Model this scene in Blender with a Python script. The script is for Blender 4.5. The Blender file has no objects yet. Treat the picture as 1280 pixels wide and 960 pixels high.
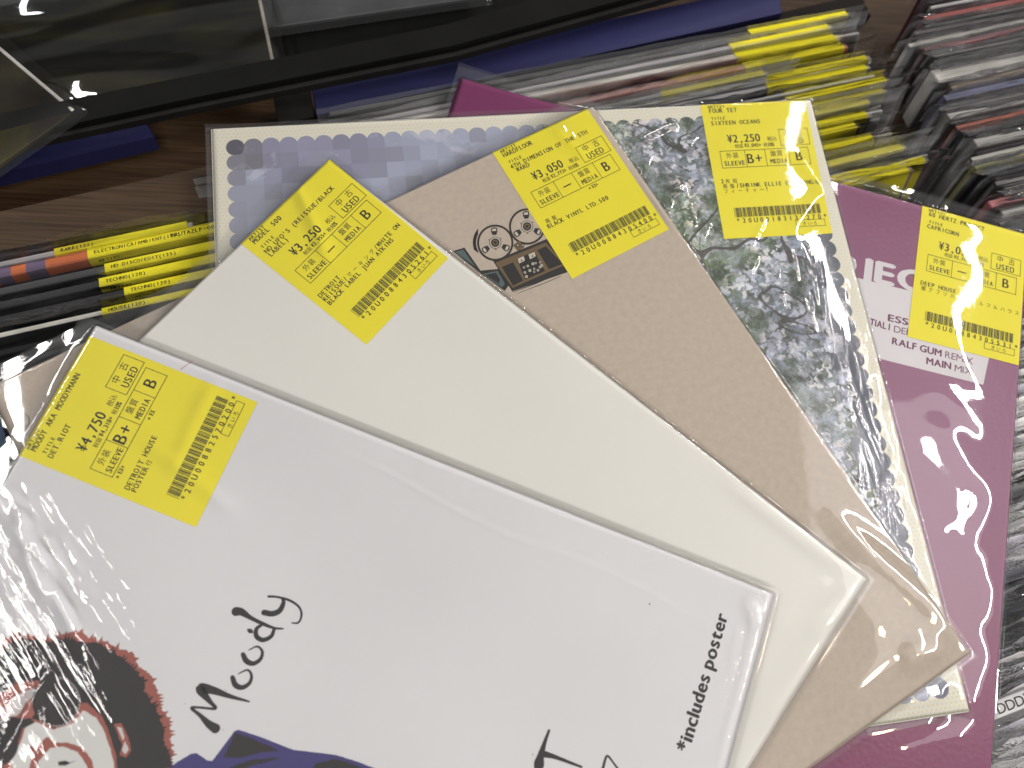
import bpy, math, random
import numpy as np
from mathutils import Vector, Matrix
import mathutils.geometry as mg

# ---------------------------------------------------------------- camera, world, lamps
SC = bpy.context.scene
COL = SC.collection
F, CX, CY = 1135.27, 640.0, 480.0
RX, RY, DIST = .3165, -.09787, .43077
Mc = Matrix.Rotation(RY, 3, 'Y') @ Matrix.Rotation(RX, 3, 'X')
CAMP = Mc @ Vector((0, 0, DIST))
cam = bpy.data.cameras.new('camera'); camo = bpy.data.objects.new('camera', cam); COL.objects.link(camo)
camo.matrix_world = Matrix.Translation(CAMP) @ Mc.to_4x4()
cam.sensor_width = 36; cam.lens = F / 1280 * 36; cam.clip_start = .01; cam.clip_end = 50
cam.dof.use_dof = True; cam.dof.focus_distance = .43; cam.dof.aperture_fstop = 8.0
SC.camera = camo
W = bpy.data.worlds.new('World'); SC.world = W; W.use_nodes = True
_bg = W.node_tree.nodes['Background']; _tc = W.node_tree.nodes.new('ShaderNodeTexCoord'); _sp = W.node_tree.nodes.new('ShaderNodeSeparateXYZ'); _rp = W.node_tree.nodes.new('ShaderNodeValToRGB')
W.node_tree.links.new(_tc.outputs['Generated'], _sp.inputs[0]); W.node_tree.links.new(_sp.outputs[2], _rp.inputs[0]); W.node_tree.links.new(_rp.outputs[0], _bg.inputs[0])
_rp.color_ramp.elements[0].position = .50; _rp.color_ramp.elements[0].color = (.15, .14, .13, 1)      # shop walls and shelves
_rp.color_ramp.elements[1].position = .66; _rp.color_ramp.elements[1].color = (1.0, .985, .96, 1)      # pale ceiling
_bg.inputs[1].default_value = .30
SC.view_settings.view_transform = 'Standard'; SC.view_settings.look = 'None'
SC.view_settings.exposure = .10; SC.view_settings.gamma = 1
SC.cycles.max_bounces = 8; SC.cycles.diffuse_bounces = 2; SC.cycles.glossy_bounces = 3; SC.cycles.transparent_max_bounces = 24
SC.cycles.caustics_reflective = False; SC.cycles.caustics_refractive = False

def area(name, loc, size, power, color, aim=(0, 0, 0), shape='RECTANGLE', rotz=0.0):
    l = bpy.data.lights.new(name, 'AREA'); l.shape = shape
    l.size = size[0]; l.size_y = size[1]; l.energy = power; l.color = color
    o = bpy.data.objects.new(name, l); COL.objects.link(o)
    o.location = loc; o.rotation_euler = (0, 0, rotz)
    return o
TUBE = (1, .965, .93)
area('tube_lamp', (1.40, .45, 1.80), (.015, 1.3), 13, TUBE, rotz=math.radians(-4))
area('tube_lamp', (-1.0, .25, 1.80), (.035, 1.3), 11, TUBE, rotz=math.radians(10))
area('tube_lamp', (.35, -1.3, 1.80), (1.3, .06), 24, TUBE)
area('tube_lamp', (1.08, .85, 1.80), (.016, 1.3), 9, TUBE, rotz=math.radians(6))
area('tube_lamp', (1.15, 1.75, 1.80), (1.5, .025), 9, TUBE, rotz=math.radians(5))
area('added_sheen_panel', (1.20, .22, 1.83), (.50, .80), 2.6, (1, .985, 1))  # added soft source, gives the broad sheen on the purple sleeve
area('warm_lamp', (1.02, -.12, 1.75), (.11, .11), 3, (1, .74, .40), shape='DISK')

# ---------------------------------------------------------------- pixel to place
def ray(px, py):
    return Mc @ Vector(((px - CX) / F, -(py - CY) / F, -1))
def onz(px, py, z):
    r = ray(px, py); return CAMP + r * ((z - CAMP.z) / r.z)

# ---------------------------------------------------------------- materials
def new_mat(name):
    m = bpy.data.materials.new(name); m.use_nodes = True
    nt = m.node_tree; return m, nt, nt.nodes['Principled BSDF']
def N(nt, t, **kw):
    n = nt.nodes.new(t)
    for k, v in kw.items():
        if k.startswith('i_'): n.inputs[k[2:].replace('_', ' ')].default_value = v
        else: setattr(n, k, v)
    return n
def L(nt, a, b): nt.links.new(a, b)
def math_n(nt, op, a, b=None, c=None):
    n = nt.nodes.new('ShaderNodeMath'); n.operation = op
    for i, v in enumerate((a, b, c)):
        if v is None: continue
        if isinstance(v, (int, float)): n.inputs[i].default_value = v
        else: nt.links.new(v, n.inputs[i])
    return n.outputs[0]
def mix(nt, fac, a, b, mode='MIX'):
    n = nt.nodes.new('ShaderNodeMix'); n.data_type = 'RGBA'; n.blend_type = mode
    for s, v in ((n.inputs[0], fac), (n.inputs[6], a), (n.inputs[7], b)):
        if isinstance(v, (int, float)): s.default_value = v
        elif isinstance(v, tuple): s.default_value = v if len(v) == 4 else v + (1,)
        else: nt.links.new(v, s)
    return n.outputs[2]
def ramp(nt, fac, stops, interp='LINEAR'):
    n = nt.nodes.new('ShaderNodeValToRGB'); n.color_ramp.interpolation = interp
    e = n.color_ramp.elements
    while len(e) < len(stops): e.new(.5)
    for i, (p, c) in enumerate(stops): e[i].position = p; e[i].color = tuple(c) + (1,)
    L(nt, fac, n.inputs[0]); return n.outputs[0]
def paper(name, col, rough=.55, mottle=.06, scale=25, bump=.02, bscale=900, spec=.4, aniso=(1, 1, 1)):
    m, nt, b = new_mat(name)
    tc = N(nt, 'ShaderNodeTexCoord'); mp = N(nt, 'ShaderNodeMapping'); mp.inputs['Scale'].default_value = aniso
    L(nt, tc.outputs['Object'], mp.inputs[0])
    n1 = N(nt, 'ShaderNodeTexNoise', i_Scale=scale, i_Detail=5.0, i_Roughness=.6); L(nt, mp.outputs[0], n1.inputs['Vector'])
    d = tuple(c * (1 - mottle * 2) for c in col); u = tuple(min(1, c * (1 + mottle * 2)) for c in col)
    L(nt, ramp(nt, n1.outputs[0], [(.3, d), (.7, u)]), b.inputs['Base Color'])
    b.inputs['Roughness'].default_value = rough; b.inputs['Specular IOR Level'].default_value = spec
    if bump:
        n2 = N(nt, 'ShaderNodeTexNoise', i_Scale=bscale, i_Detail=3.0); L(nt, mp.outputs[0], n2.inputs['Vector'])
        bp = N(nt, 'ShaderNodeBump', i_Strength=1.0, i_Distance=bump * .001); L(nt, n2.outputs[0], bp.inputs['Height'])
        L(nt, bp.outputs[0], b.inputs['Normal'])
    return m
def ink(name, col, rough=.5):
    m, nt, b = new_mat(name); b.inputs['Base Color'].default_value = col + (1,)
    b.inputs['Roughness'].default_value = rough; b.inputs['Specular IOR Level'].default_value = .3
    return m

def film(name, ior=1.45, haze=.015, rough=.03, crinkles=(), base_bump=.05, tint=(1, 1, 1), fine=0.0):
    """clear plastic film: part passes straight, part mirrors by Fresnel; crinkles = fine relief
    crinkle = (cx, cy, radius x, radius y, angle, scale along, scale across, distance m)"""
    m, nt, b = new_mat(name); nt.nodes.remove(b)
    out = [n for n in nt.nodes if n.type == 'OUTPUT_MATERIAL'][0]
    tc = N(nt, 'ShaderNodeTexCoord')
    n0 = N(nt, 'ShaderNodeTexNoise', i_Scale=35.0, i_Detail=3.0); L(nt, tc.outputs['Object'], n0.inputs['Vector'])
    h = math_n(nt, 'MULTIPLY', n0.outputs[0], base_bump)
    if fine:
        nf = N(nt, 'ShaderNodeTexNoise', i_Scale=150.0, i_Detail=3.0, i_Distortion=.8); L(nt, tc.outputs['Object'], nf.inputs['Vector'])
        h = math_n(nt, 'ADD', h, math_n(nt, 'MULTIPLY', math_n(nt, 'ABSOLUTE', math_n(nt, 'SUBTRACT', nf.outputs[0], .5)), fine))
    for (cx, cy, rx, ry, ang, sa, sx, dist) in crinkles:
        mp = N(nt, 'ShaderNodeMapping'); mp.vector_type = 'TEXTURE'
        mp.inputs['Location'].default_value = (cx, cy, 0); mp.inputs['Rotation'].default_value = (0, 0, ang)
        L(nt, tc.outputs['Object'], mp.inputs[0])
        sep = N(nt, 'ShaderNodeSeparateXYZ'); L(nt, mp.outputs[0], sep.inputs[0])
        ex = math_n(nt, 'DIVIDE', sep.outputs[0], rx); ey = math_n(nt, 'DIVIDE', sep.outputs[1], ry)
        r2 = math_n(nt, 'ADD', math_n(nt, 'MULTIPLY', ex, ex), math_n(nt, 'MULTIPLY', ey, ey))
        msk = math_n(nt, 'MAXIMUM', math_n(nt, 'SUBTRACT', 1.0, r2), 0.0)
        m2 = N(nt, 'ShaderNodeMapping'); m2.inputs['Scale'].default_value = (sa, sx, 1); L(nt, mp.outputs[0], m2.inputs[0])
        nz = N(nt, 'ShaderNodeTexNoise', i_Scale=1.0, i_Detail=2.0, i_Distortion=.4); L(nt, m2.outputs[0], nz.inputs['Vector'])
        v = math_n(nt, 'MULTIPLY', math_n(nt, 'MULTIPLY', math_n(nt, 'POWER', math_n(nt, 'MULTIPLY', nz.outputs[0], 1.35), 6.0), msk), dist * 1000)
        h = math_n(nt, 'ADD', h, v)
    bp = N(nt, 'ShaderNodeBump', i_Strength=1.0, i_Distance=.001); L(nt, h, bp.inputs['Height'])
    gl = N(nt, 'ShaderNodeBsdfGlossy', i_Roughness=rough); L(nt, bp.outputs[0], gl.inputs['Normal'])
    tr = N(nt, 'ShaderNodeBsdfTransparent'); tr.inputs[0].default_value = tint + (1,)
    df = N(nt, 'ShaderNodeBsdfDiffuse'); df.inputs[0].default_value = (.85, .87, .9, 1)
    fr = N(nt, 'ShaderNodeFresnel', i_IOR=ior)
    fr2 = math_n(nt, 'MINIMUM', math_n(nt, 'MULTIPLY', fr.outputs[0], 1.7), 1.0)
    m1 = N(nt, 'ShaderNodeMixShader'); m1.inputs[0].default_value = haze; L(nt, tr.outputs[0], m1.inputs[1]); L(nt, df.outputs[0], m1.inputs[2])
    ms = N(nt, 'ShaderNodeMixShader'); L(nt, fr2, ms.inputs[0]); L(nt, m1.outputs[0], ms.inputs[1]); L(nt, gl.outputs[0], ms.inputs[2])
    L(nt, ms.outputs[0], out.inputs[0])
    return m

M_INK = ink('black_print', (.018, .016, .014))
M_YEL = paper('yellow_label_paper', (.93, .82, .02), .5, .015, 20, .01)
M_WHITEC = paper('white_card', (.775, .775, .805), .45, .012, 12, .008)
M_CREAM = paper('cream_card', (.84, .83, .785), .45, .012, 10, .008)
M_KRAFT = paper('kraft_card', (.55, .465, .385), .7, .035, 300, .03, 1500)
M_PEN = ink('pink_pen', (.6, .15, .3))

# ---------------------------------------------------------------- mesh helpers
def link(o, parent=None):
    COL.objects.link(o)
    if parent is not None: o.parent = parent
    return o
def mesh(name, V, Fc, m, parent=None, smooth=False):
    me = bpy.data.meshes.new(name); me.from_pydata([tuple(v) for v in V], [], Fc)
    if m is not None: me.materials.append(m)
    if smooth: me.polygons.foreach_set('use_smooth', [True] * len(me.polygons))
    me.update()
    return link(bpy.data.objects.new(name, me), parent)
class MB:
    def __init__(s): s.V = []; s.F = []
    def add(s, V, Fc):
        k = len(s.V); s.V += [tuple(v) for v in V]; s.F += [tuple(i + k for i in f) for f in Fc]
    def poly(s, pts, z):
        pts = [Vector((p[0], p[1], 0)) for p in pts]
        tr = mg.tessellate_polygon([pts])
        out = []
        for a, b, c in tr:
            n = (pts[b] - pts[a]).cross(pts[c] - pts[a]).z
            out.append((a, b, c) if n > 0 else (a, c, b))
        s.add([(p.x, p.y, z) for p in pts], out)
    def build(s, name, m, parent=None, smooth=False): return mesh(name, s.V, s.F, m, parent, smooth)
def thing(name, label, cat, group=None, kind=None):
    o = bpy.data.objects.new(name, None); COL.objects.link(o); o.empty_display_size = .02
    return tag(o, label, cat, group, kind)
def tag(o, label=None, cat=None, group=None, kind=None):
    if label: o['label'] = label
    if cat: o['category'] = cat
    if group: o['group'] = group
    if kind: o['kind'] = kind
    return o
def slab_geo(x0, y0, z0, x1, y1, z1, bev=.0006):
    """box with chamfered rims, 24 vertices"""
    b = bev; V = []; idx = {}
    for sx in (0, 1):
        for sy in (0, 1):
            for sz in (0, 1):
                X, Y, Z = (x0, x1)[sx], (y0, y1)[sy], (z0, z1)[sz]
                dx, dy, dz = (b, -b)[sx], (b, -b)[sy], (b, -b)[sz]
                idx[sx, sy, sz] = len(V)
                V += [(X, Y + dy, Z + dz), (X + dx, Y, Z + dz), (X + dx, Y + dy, Z)]
    import itertools
    Fc = []
    def q(a): Fc.append(tuple(a))
    for ax in range(3):
        for s in (0, 1):
            o1, o2 = [i for i in range(3) if i != ax]
            loop = []
            for u, v in ((0, 0), (1, 0), (1, 1), (0, 1)):
                k = [0, 0, 0]; k[ax] = s; k[o1] = u; k[o2] = v
                loop.append(idx[tuple(k)] + ax)
            q(loop)
    for ax in range(3):                      # edges along ax
        o1, o2 = [i for i in range(3) if i != ax]
        for u in (0, 1):
            for v in (0, 1):
                a = [0, 0, 0]; a[o1] = u; a[o2] = v; c = list(a); c[ax] = 1
                A, B = idx[tuple(a)], idx[tuple(c)]
                q([A + o1, B + o1, B + o2, A + o2])
    for k, i in idx.items(): q([i, i + 1, i + 2])
    cen = Vector(((x0 + x1) / 2, (y0 + y1) / 2, (z0 + z1) / 2)); out = []
    for f in Fc:
        p = [Vector(V[i]) for i in f]; n = (p[1] - p[0]).cross(p[2] - p[0])
        m_ = sum(p, Vector()) / len(p) - cen
        out.append(f if n.dot(m_) > 0 else tuple(reversed(f)))
    return V, out

# ---------------------------------------------------------------- lettering
GC = {}
def glyph(ch, off=0.0):
    if (ch, off) in GC: return GC[ch, off]
    c = bpy.data.curves.new('t', 'FONT'); c.body = ch; c.resolution_u = 4; c.offset = off
    o = bpy.data.objects.new('t', c); me = bpy.data.meshes.new_from_object(o)
    V = [(v.co.x, v.co.y) for v in me.vertices]; Fc = [tuple(p.vertices) for p in me.polygons]
    bpy.data.objects.remove(o); bpy.data.meshes.remove(me); bpy.data.curves.remove(c)
    x = [v[0] for v in V] or [0]
    GC[ch, off] = (V, Fc, min(x), max(x)); return GC[ch, off]
CAPH = .682
def wide(ch): return ord(ch) > 0x2E7F or ch in '※'
def put(mb, text, u, v, h, pitch, mapf, off=.012, z=0.0):
    """fixed-pitch line of lettering; u, v in mm from the label's upper left corner (v down), baseline at v"""
    bold = off > .015; w_ = 0 if off < .005 else (.13 if bold else .085); reps = [(0, 0)] if not w_ else [(-w_, 0), (w_, 1e-6)]
    off = 0.0
    for ch in text:
        adv = pitch * (2 if wide(ch) else 1)
        if ch != ' ':
            V, Fc, a, b = glyph(ch, off)
            if wide(ch):
                s = min(adv * .98, h * 1.2); P = [mapf(u + adv / 2 + (x - .5) * s, v - (y + .02) * s) for x, y in V]
            else:
                sy = h / CAPH; w = max(b - a, .05); sx = min(sy * .95, adv * .86 / w)
                if ch in 'MWNHUDEBRAO': sx = min(adv * .84 / w, sy * 1.0)
                mid = (a + b) / 2
                P = [mapf(u + adv / 2 + (x - mid) * sx, v - y * sy) for x, y in V]
            if wide(ch): mb.add([(p[0], p[1], p[2] + z) for p in P], Fc)
            else:
                for dx, dz in reps:
                    P = [mapf(u + dx + adv / 2 + (x - mid) * sx, v - y * sy) for x, y in V]
                    mb.add([(p[0], p[1], p[2] + z + dz) for p in P], Fc)
        u += adv
def prop_text(mb, text, p0, p1, h, off, z):
    """proportional line from p0 to p1 (local xy, baseline), cap height h"""
    s = h / CAPH; pos = []; x = 0.0; bw = off * 1.3 if off > .015 else 0; off = 0.0
    for ch in text:
        if ch == ' ': x += .26; continue
        V, Fc, a, b = glyph(ch, off); pos.append((V, Fc, x - a)); x += (b - a) + .07 + bw * 1.5
    x -= .07
    d = (Vector(p1) - Vector(p0)); ln = d.length; d /= ln; n = Vector((-d.y, d.x)); sx = ln / x
    for V, Fc, o in pos:
        for k, (bx, by) in enumerate([(0, 0)] if not bw else [(-bw, 0), (bw, 0), (0, bw * .6), (0, -bw * .6)]):
            mb.add([(p0[0] + d.x * (vx + bx + o) * sx + n.x * (vy + by) * s, p0[1] + d.y * (vx + bx + o) * sx + n.y * (vy + by) * s, z + k * 1e-6) for vx, vy in V], Fc)
C39 = {'0': 'nnnwwnwnn', '1': 'wnnwnnnnw', '2': 'nnwwnnnnw', '3': 'wnwwnnnnn', '4': 'nnnwwnnnw', '5': 'wnnwwnnnn', '6': 'nnwwwnnnn',
       '7': 'nnnwnnwnw', '8': 'wnnwnnwnn', '9': 'nnwwnnwnn', 'U': 'wwnnnnnnw', '*': 'nwnnwnwnn'}
def barcode(mb, code, u0, u1, v0, v1, mapf, z):
    seq = []
    for c in code: seq += [(k % 2 == 0, 2.6 if e == 'w' else 1) for k, e in enumerate(C39[c])] + [(False, 1)]
    tot = sum(w for _, w in seq); u = u0
    for bar, w in seq:
        w *= (u1 - u0) / tot
        if bar:
            q = [mapf(u, v1), mapf(u + w, v1), mapf(u + w, v0), mapf(u, v0)]
            mb.add([(p[0], p[1], p[2] + z) for p in q], [(0, 1, 2, 3)])
        u += w
def rectline(mb, u0, v0, u1, v1, t, mapf, z, filled=False):
    def q(a, b, c, d): mb.add([(p[0], p[1], p[2] + z) for p in (mapf(a, d), mapf(c, d), mapf(c, b), mapf(a, b))], [(0, 1, 2, 3)])
    q(u0, v0, u1, v0 + t); q(u0, v1 - t, u1, v1); q(u0, v0 + t, u0 + t, v1 - t); q(u1 - t, v0 + t, u1, v1 - t)

def price_label(parent, quad, D, zl=.0003, wrap=.003):
    """quad = local xy of the label's upper left, upper right, lower right, lower left corner"""
    TL, TR, BR, BL = [Vector((p[0], min(p[1], -.0005))) for p in quad]
    LW, LH = 64.0, 77.0
    def mp(u, v):
        a, b = u / LW, v / LH
        p = (TL * (1 - a) + TR * a) * (1 - b) + (BL * (1 - a) + BR * a) * b
        return (p.x, p.y, zl)
    V = []; Fc = []; nx, ny = 12, 14
    for j in range(ny + 1):
        for i in range(nx + 1): V.append(mp(i * LW / nx, j * LH / ny))
    for j in range(ny):
        for i in range(nx):
            k = j * (nx + 1) + i; Fc.append((k, k + nx + 1, k + nx + 2, k + 1))
    # the piece folded over the sleeve's edge
    up = (TL - BL).normalized() * .0006
    k0 = len(V)
    for i in range(nx + 1):
        p = mp(i * LW / nx, 0); V.append((p[0] + up.x, p[1] + up.y, -.0004))
    for i in range(nx + 1):
        p = mp(i * LW / nx, 0); V.append((p[0] + up.x, p[1] + up.y, -.0022))
    for i in range(nx):
        Fc.append((k0 + i, i, i + 1, k0 + i + 1)); Fc.append((k0 + nx + 1 + i, k0 + i, k0 + i + 1, k0 + nx + 2 + i))
    lab = mesh('price_label', V, Fc, M_YEL, parent)
    z = .0001
    t = MB()
    U = lambda f: f * LW
    Vv = lambda f: f * LH
    put(t, 'ARTIST', U(.06), Vv(.030), 1.7, 1.75, mp, z=z)
    put(t, D['artist'], U(.065), Vv(.066), 2.5, 2.15, mp, z=z)
    put(t, 'TITLE', U(.075), Vv(.120), 1.6, 1.75, mp, z=z)
    y = .162
    for s in D['title']: put(t, s, U(.065), Vv(y), 2.35, 2.15, mp, z=z); y += .034
    put(t, D['price'], U(.19), Vv(.30), 4.4, 3.35, mp, off=.02, z=z)
    put(t, '税込', U(.565), Vv(.30), 2.6, 1.5, mp, z=z)
    put(t, '税抜', U(.25), Vv(.342), 2.2, 1.3, mp, z=z)
    put(t, D['net'] + '+', U(.34), Vv(.340), 2.0, 1.45, mp, z=z)
    put(t, '税10%', U(.52), Vv(.342), 2.1, 1.3, mp, z=z)
    rectline(t, U(.685), Vv(.216), U(.965), Vv(.342), .28, mp, z)
    put(t, '中', U(.735), Vv(.270), 3.4, 2.1, mp, z=z); put(t, '古', U(.845), Vv(.270), 3.4, 2.1, mp, z=z)
    put(t, 'USED', U(.735), Vv(.330), 3.3, 2.75, mp, z=z)
    rectline(t, U(.10), Vv(.36), U(.935), Vv(.49), .28, mp, z)
    for x in (.33, .52, .742):
        a = [mp(U(x), Vv(.489)), mp(U(x) + .28, Vv(.489)), mp(U(x) + .28, Vv(.361)), mp(U(x), Vv(.361))]
        t.add([(p[0], p[1], p[2] + z) for p in a], [(0, 1, 2, 3)])
    put(t, '外装', U(.15), Vv(.415), 3.0, 1.95, mp, z=z); put(t, 'SLEEVE', U(.122), Vv(.472), 2.6, 2.1, mp, z=z)
    put(t, '盤質', U(.565), Vv(.415), 3.0, 1.95, mp, z=z); put(t, 'MEDIA', U(.555), Vv(.472), 2.6, 2.1, mp, z=z)
    if D['sleeve'] == '-':
        a = [mp(U(.385), Vv(.432)), mp(U(.465), Vv(.432)), mp(U(.465), Vv(.424)), mp(U(.385), Vv(.424))]
        t.add([(p[0], p[1], p[2] + z) for p in a], [(0, 1, 2, 3)])
    else: put(t, D['sleeve'], U(.335), Vv(.462), 5.4, 5.0, mp, off=.02, z=z)
    put(t, 'B', U(.795), Vv(.458), 5.2, 5.0, mp, off=.02, z=z)
    for s, u in D.get('notes', ()): put(t, s, U(u), Vv(.523), 1.9, 1.3, mp, z=z)
    y = .60
    for s in D['body']: put(t, s, U(.06), Vv(y), 2.3, 2.12, mp, z=z); y += .037
    lo = U(.68); put(t, 'きいろ', lo + 3.5, Vv(.934), 2.1, 1.6, mp, z=z)
    rectline(t, lo, Vv(.893), U(.955), Vv(.943), .25, mp, z)
    put(t, D['code'], U(.13), Vv(.893), 2.5, 3.45, mp, off=.006, z=z)
    t.build('label_print', M_INK, lab)
    bc = MB(); barcode(bc, D['code'], U(.135), U(.937), Vv(.783), Vv(.852), mp, z); bc.build('barcode', M_INK, lab)
    return lab

# ---------------------------------------------------------------- the sleeves of the fan
S = .315
class Sleeve:
    def __init__(s, pose, Z, name, label):
        x, y, t, t0, t1 = pose
        X = Vector((math.cos(t), math.sin(t), -t0)).normalized(); Y = Vector((-math.sin(t), math.cos(t), -t1))
        n = X.cross(Y).normalized(); Y = n.cross(X)
        o = Vector((x, y, Z - S / 2 * (t0 + t1)))
        s.mat = Matrix((X, Y, n)).transposed().to_4x4(); s.mat.translation = o
        s.inv = s.mat.inverted(); s.root = thing(name, label, 'record', 'records fanned out on top'); s.root.matrix_world = s.mat
    def loc(s, px, py, z=0.0):
        o = s.inv @ CAMP; d = s.inv.to_3x3() @ ray(px, py); p = o + d * ((z - o.z) / d.z); return (p.x, p.y)
    def locs(s, pts): return [s.loc(*p) for p in pts]
    def board(s, m, thick=.003, bev=.0006, name='sleeve_cover'):
        V, Fc = slab_geo(-S, -S, -thick, 0, 0, 0, bev); return mesh(name, V, Fc, m, s.root)
    def bag(s, m, fn, mr=.0025, mt=.009, h0=.0006, step=.0024, zdrop=-.0022, xfine=None):
        def axis(lo, hi, fine=None):
            a = [lo, lo + .0012, -S - .001, -S, -S + .0008, -S + .002, -S + .004]
            x = -S + .006
            while x < -.006: a.append(x); x += step if fine is None or x < -.125 else fine
            a += [-.004, -.002, -.0008, 0, .0007, .0013, .002] if hi < .005 else [-.004, -.002, -.0008, 0, .0008, .0016, .003, .005, .007]
            a.append(hi); return np.array(sorted(set(a)))
        xs = axis(-S - .003, mr, xfine); ys = axis(-S - .003, mt)
        X, Y = np.meshgrid(xs, ys)
        def ss(t): t = np.clip(t, 0, 1); return t * t * (3 - 2 * t)
        inside = ss((-X + .0011) / .0014) * ss((-Y + .0013) / .002) * ss((X + S + .001) / .003) * ss((Y + S + .001) / .003)
        H = fn(X, Y)
        flap = ss(Y / .004) * 0.0008 * (np.sin(X * 90) + np.sin(X * 37 + 1))
        Z = zdrop * .6 + (h0 - zdrop * .6) * inside + H * (.15 + .85 * inside) + flap
        Z = np.maximum(Z, np.where((X < .0004) & (Y < .0004) & (X > -S) & (Y > -S), .00055, -.02))
        ny, nx = X.shape; V = np.stack([X, Y, Z], -1).reshape(-1, 3).tolist()
        Fc = [(j * nx + i, j * nx + i + 1, (j + 1) * nx + i + 1, (j + 1) * nx + i) for j in range(ny - 1) for i in range(nx - 1)]
        o = mesh('plastic_bag', V, Fc, m, s.root, True)
        b = mesh('bag_back', [(xs[0], ys[0], -.0034), (xs[-1], ys[0], -.0034), (xs[-1], ys[-1], -.0034), (xs[0], ys[-1], -.0034)], [(0, 1, 2, 3)], m, o)
        return o
def ridges(s, lines, seed=0, und=.00018, wl=(22, 60)):
    """height of the film above the card: gentle undulation plus folds along pixel lines (x0,y0,x1,y1,width mm,height mm)"""
    rng = np.random.RandomState(seed); W_ = [(rng.uniform(*wl), rng.uniform(0, 6.28), rng.uniform(0, 6.28), rng.uniform(.4, 1)) for _ in range(9)]
    LL = [(np.array(s.loc(a, b)), np.array(s.loc(c, d)), w * .001, h * .001) for a, b, c, d, w, h in lines]
    def fn(X, Y):
        H = np.zeros_like(X)
        wx = X + .006 * np.sin(Y * 40 + seed); wy = Y + .006 * np.sin(X * 31 + seed)
        for k, an, ph, am in W_: H += und * am * np.sin(k * (wx * math.cos(an) + wy * math.sin(an)) + ph)
        H += und * 2
        for p, q, w, h in LL:
            d = q - p; ln = np.hypot(*d); d = d / ln
            t = (X - p[0]) * d[0] + (Y - p[1]) * d[1]; o = -(X - p[0]) * d[1] + (Y - p[1]) * d[0]
            o = o + .0015 * np.sin(t * 55 + p[0] * 300)
            e = np.clip(np.minimum(t, ln - t) / (ln * .35) + .25, 0, 1); e = e * e * (3 - 2 * e)
            H += h * e * np.exp(-(o / w) ** 2)
        return H
    return fn
def creases(seed, n, path, spread, ang, ln, w=(.7, 1.1), h=(.10, .28)):
    """short straight creases scattered round a pixel path, roughly all in one direction"""
    g = random.Random(seed); out = []
    for k in range(n):
        t = g.random() * (len(path) - 1); i = int(t); f = t - i; (x0, y0), (x1, y1) = path[i], path[i + 1]
        x = x0 + (x1 - x0) * f + g.gauss(0, spread); y = y0 + (y1 - y0) * f + g.gauss(0, spread * .6); a = math.radians(ang + g.gauss(0, 6)); l = g.uniform(*ln) / 2
        out.append((x - l * math.cos(a), y - l * math.sin(a), x + l * math.cos(a), y + l * math.sin(a), g.uniform(*w), g.uniform(*h)))
    return out
def brush(mb, pts, z, n=7):
    """tapering ink stroke through (x, y, width)"""
    P = [np.array(p, float) for p in pts]; P = [2 * P[0] - P[1]] + P + [2 * P[-1] - P[-2]]
    C = []
    for i in range(1, len(P) - 2):
        for k in range(n):
            t = k / n; a, b, c, d = P[i - 1:i + 3]
            C.append(.5 * ((2 * b) + (c - a) * t + (2 * a - 5 * b + 4 * c - d) * t * t + (3 * b - a - 3 * c + d) * t ** 3))
    C.append(P[-2]); V = []; Fc = []
    for i, c in enumerate(C):
        d = C[min(i + 1, len(C) - 1)][:2] - C[max(i - 1, 0)][:2]; d = d / (np.hypot(*d) + 1e-9); nrm = np.array([-d[1], d[0]]); w = abs(c[2]) / 2
        V += [(c[0] + nrm[0] * w, c[1] + nrm[1] * w, z), (c[0] - nrm[0] * w, c[1] - nrm[1] * w, z)]
        if i: k = 2 * i; Fc.append((k - 2, k - 1, k + 1, k))
    mb.add(V, Fc)
    for c in (C[0], C[-1]):
        w = abs(c[2]) / 2
        mb.add([(c[0], c[1], z + 1e-6)] + [(c[0] + w * math.cos(a * .5236), c[1] + w * math.sin(a * .5236), z + 1e-6) for a in range(12)], [(0, 1 + a, 1 + (a + 1) % 12) for a in range(12)])
def disc(cx, cy, r, n=24, ry=None, rot=0):
    ry = ry or r
    return [(cx + r * math.cos(a) * math.cos(rot) - ry * math.sin(a) * math.sin(rot), cy + r * math.cos(a) * math.sin(rot) + ry * math.sin(a) * math.cos(rot)) for a in [2 * math.pi * k / n for k in range(n)]]

#@@FAN
# ---- purple sleeve (lowest)
E_ = Sleeve((.27769, .09281, -.24917, -.00098, .00082), 0.0, 'record_sleeve', 'purple record sleeve with white title band, lowest of the fan and farthest right')
m, nt, b = new_mat('purple_leatherette_card')
b.inputs['Base Color'].default_value = (.180, .004, .095, 1); b.inputs['Roughness'].default_value = .34; b.inputs['Specular IOR Level'].default_value = .55
tc = N(nt, 'ShaderNodeTexCoord'); n2 = N(nt, 'ShaderNodeTexNoise', i_Scale=420.0, i_Detail=4.0); L(nt, tc.outputs['Object'], n2.inputs['Vector'])
bp = N(nt, 'ShaderNodeBump', i_Strength=1.0, i_Distance=.00009); L(nt, n2.outputs[0], bp.inputs['Height']); L(nt, bp.outputs[0], b.inputs['Normal'])
cv = E_.board(m)
M_BAND = paper('white_band_print', (.72, .69, .72), .4, .02, 15, .02, 500); M_PUR = ink('purple_print', (.16, .03, .10), .4)
mb = MB(); mb.poly(E_.locs([(985, 326), (1248, 391), (1229, 481), (975, 417)]), .00006); mb.build('title_band', M_BAND, cv)
mb = MB(); prop_text(mb, 'OJECT', E_.loc(1028, 335), E_.loc(1196, 378), .0118, .035, .00012); mb.build('title_print', M_BAND, cv)
mb = MB()
prop_text(mb, 'ESSENTIAL', E_.loc(1110, 401), E_.loc(1196, 421), .0036, .03, .00012)
prop_text(mb, 'TIAL I', E_.loc(1087, 406), E_.loc(1112, 413), .0036, .03, .00012)
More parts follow.
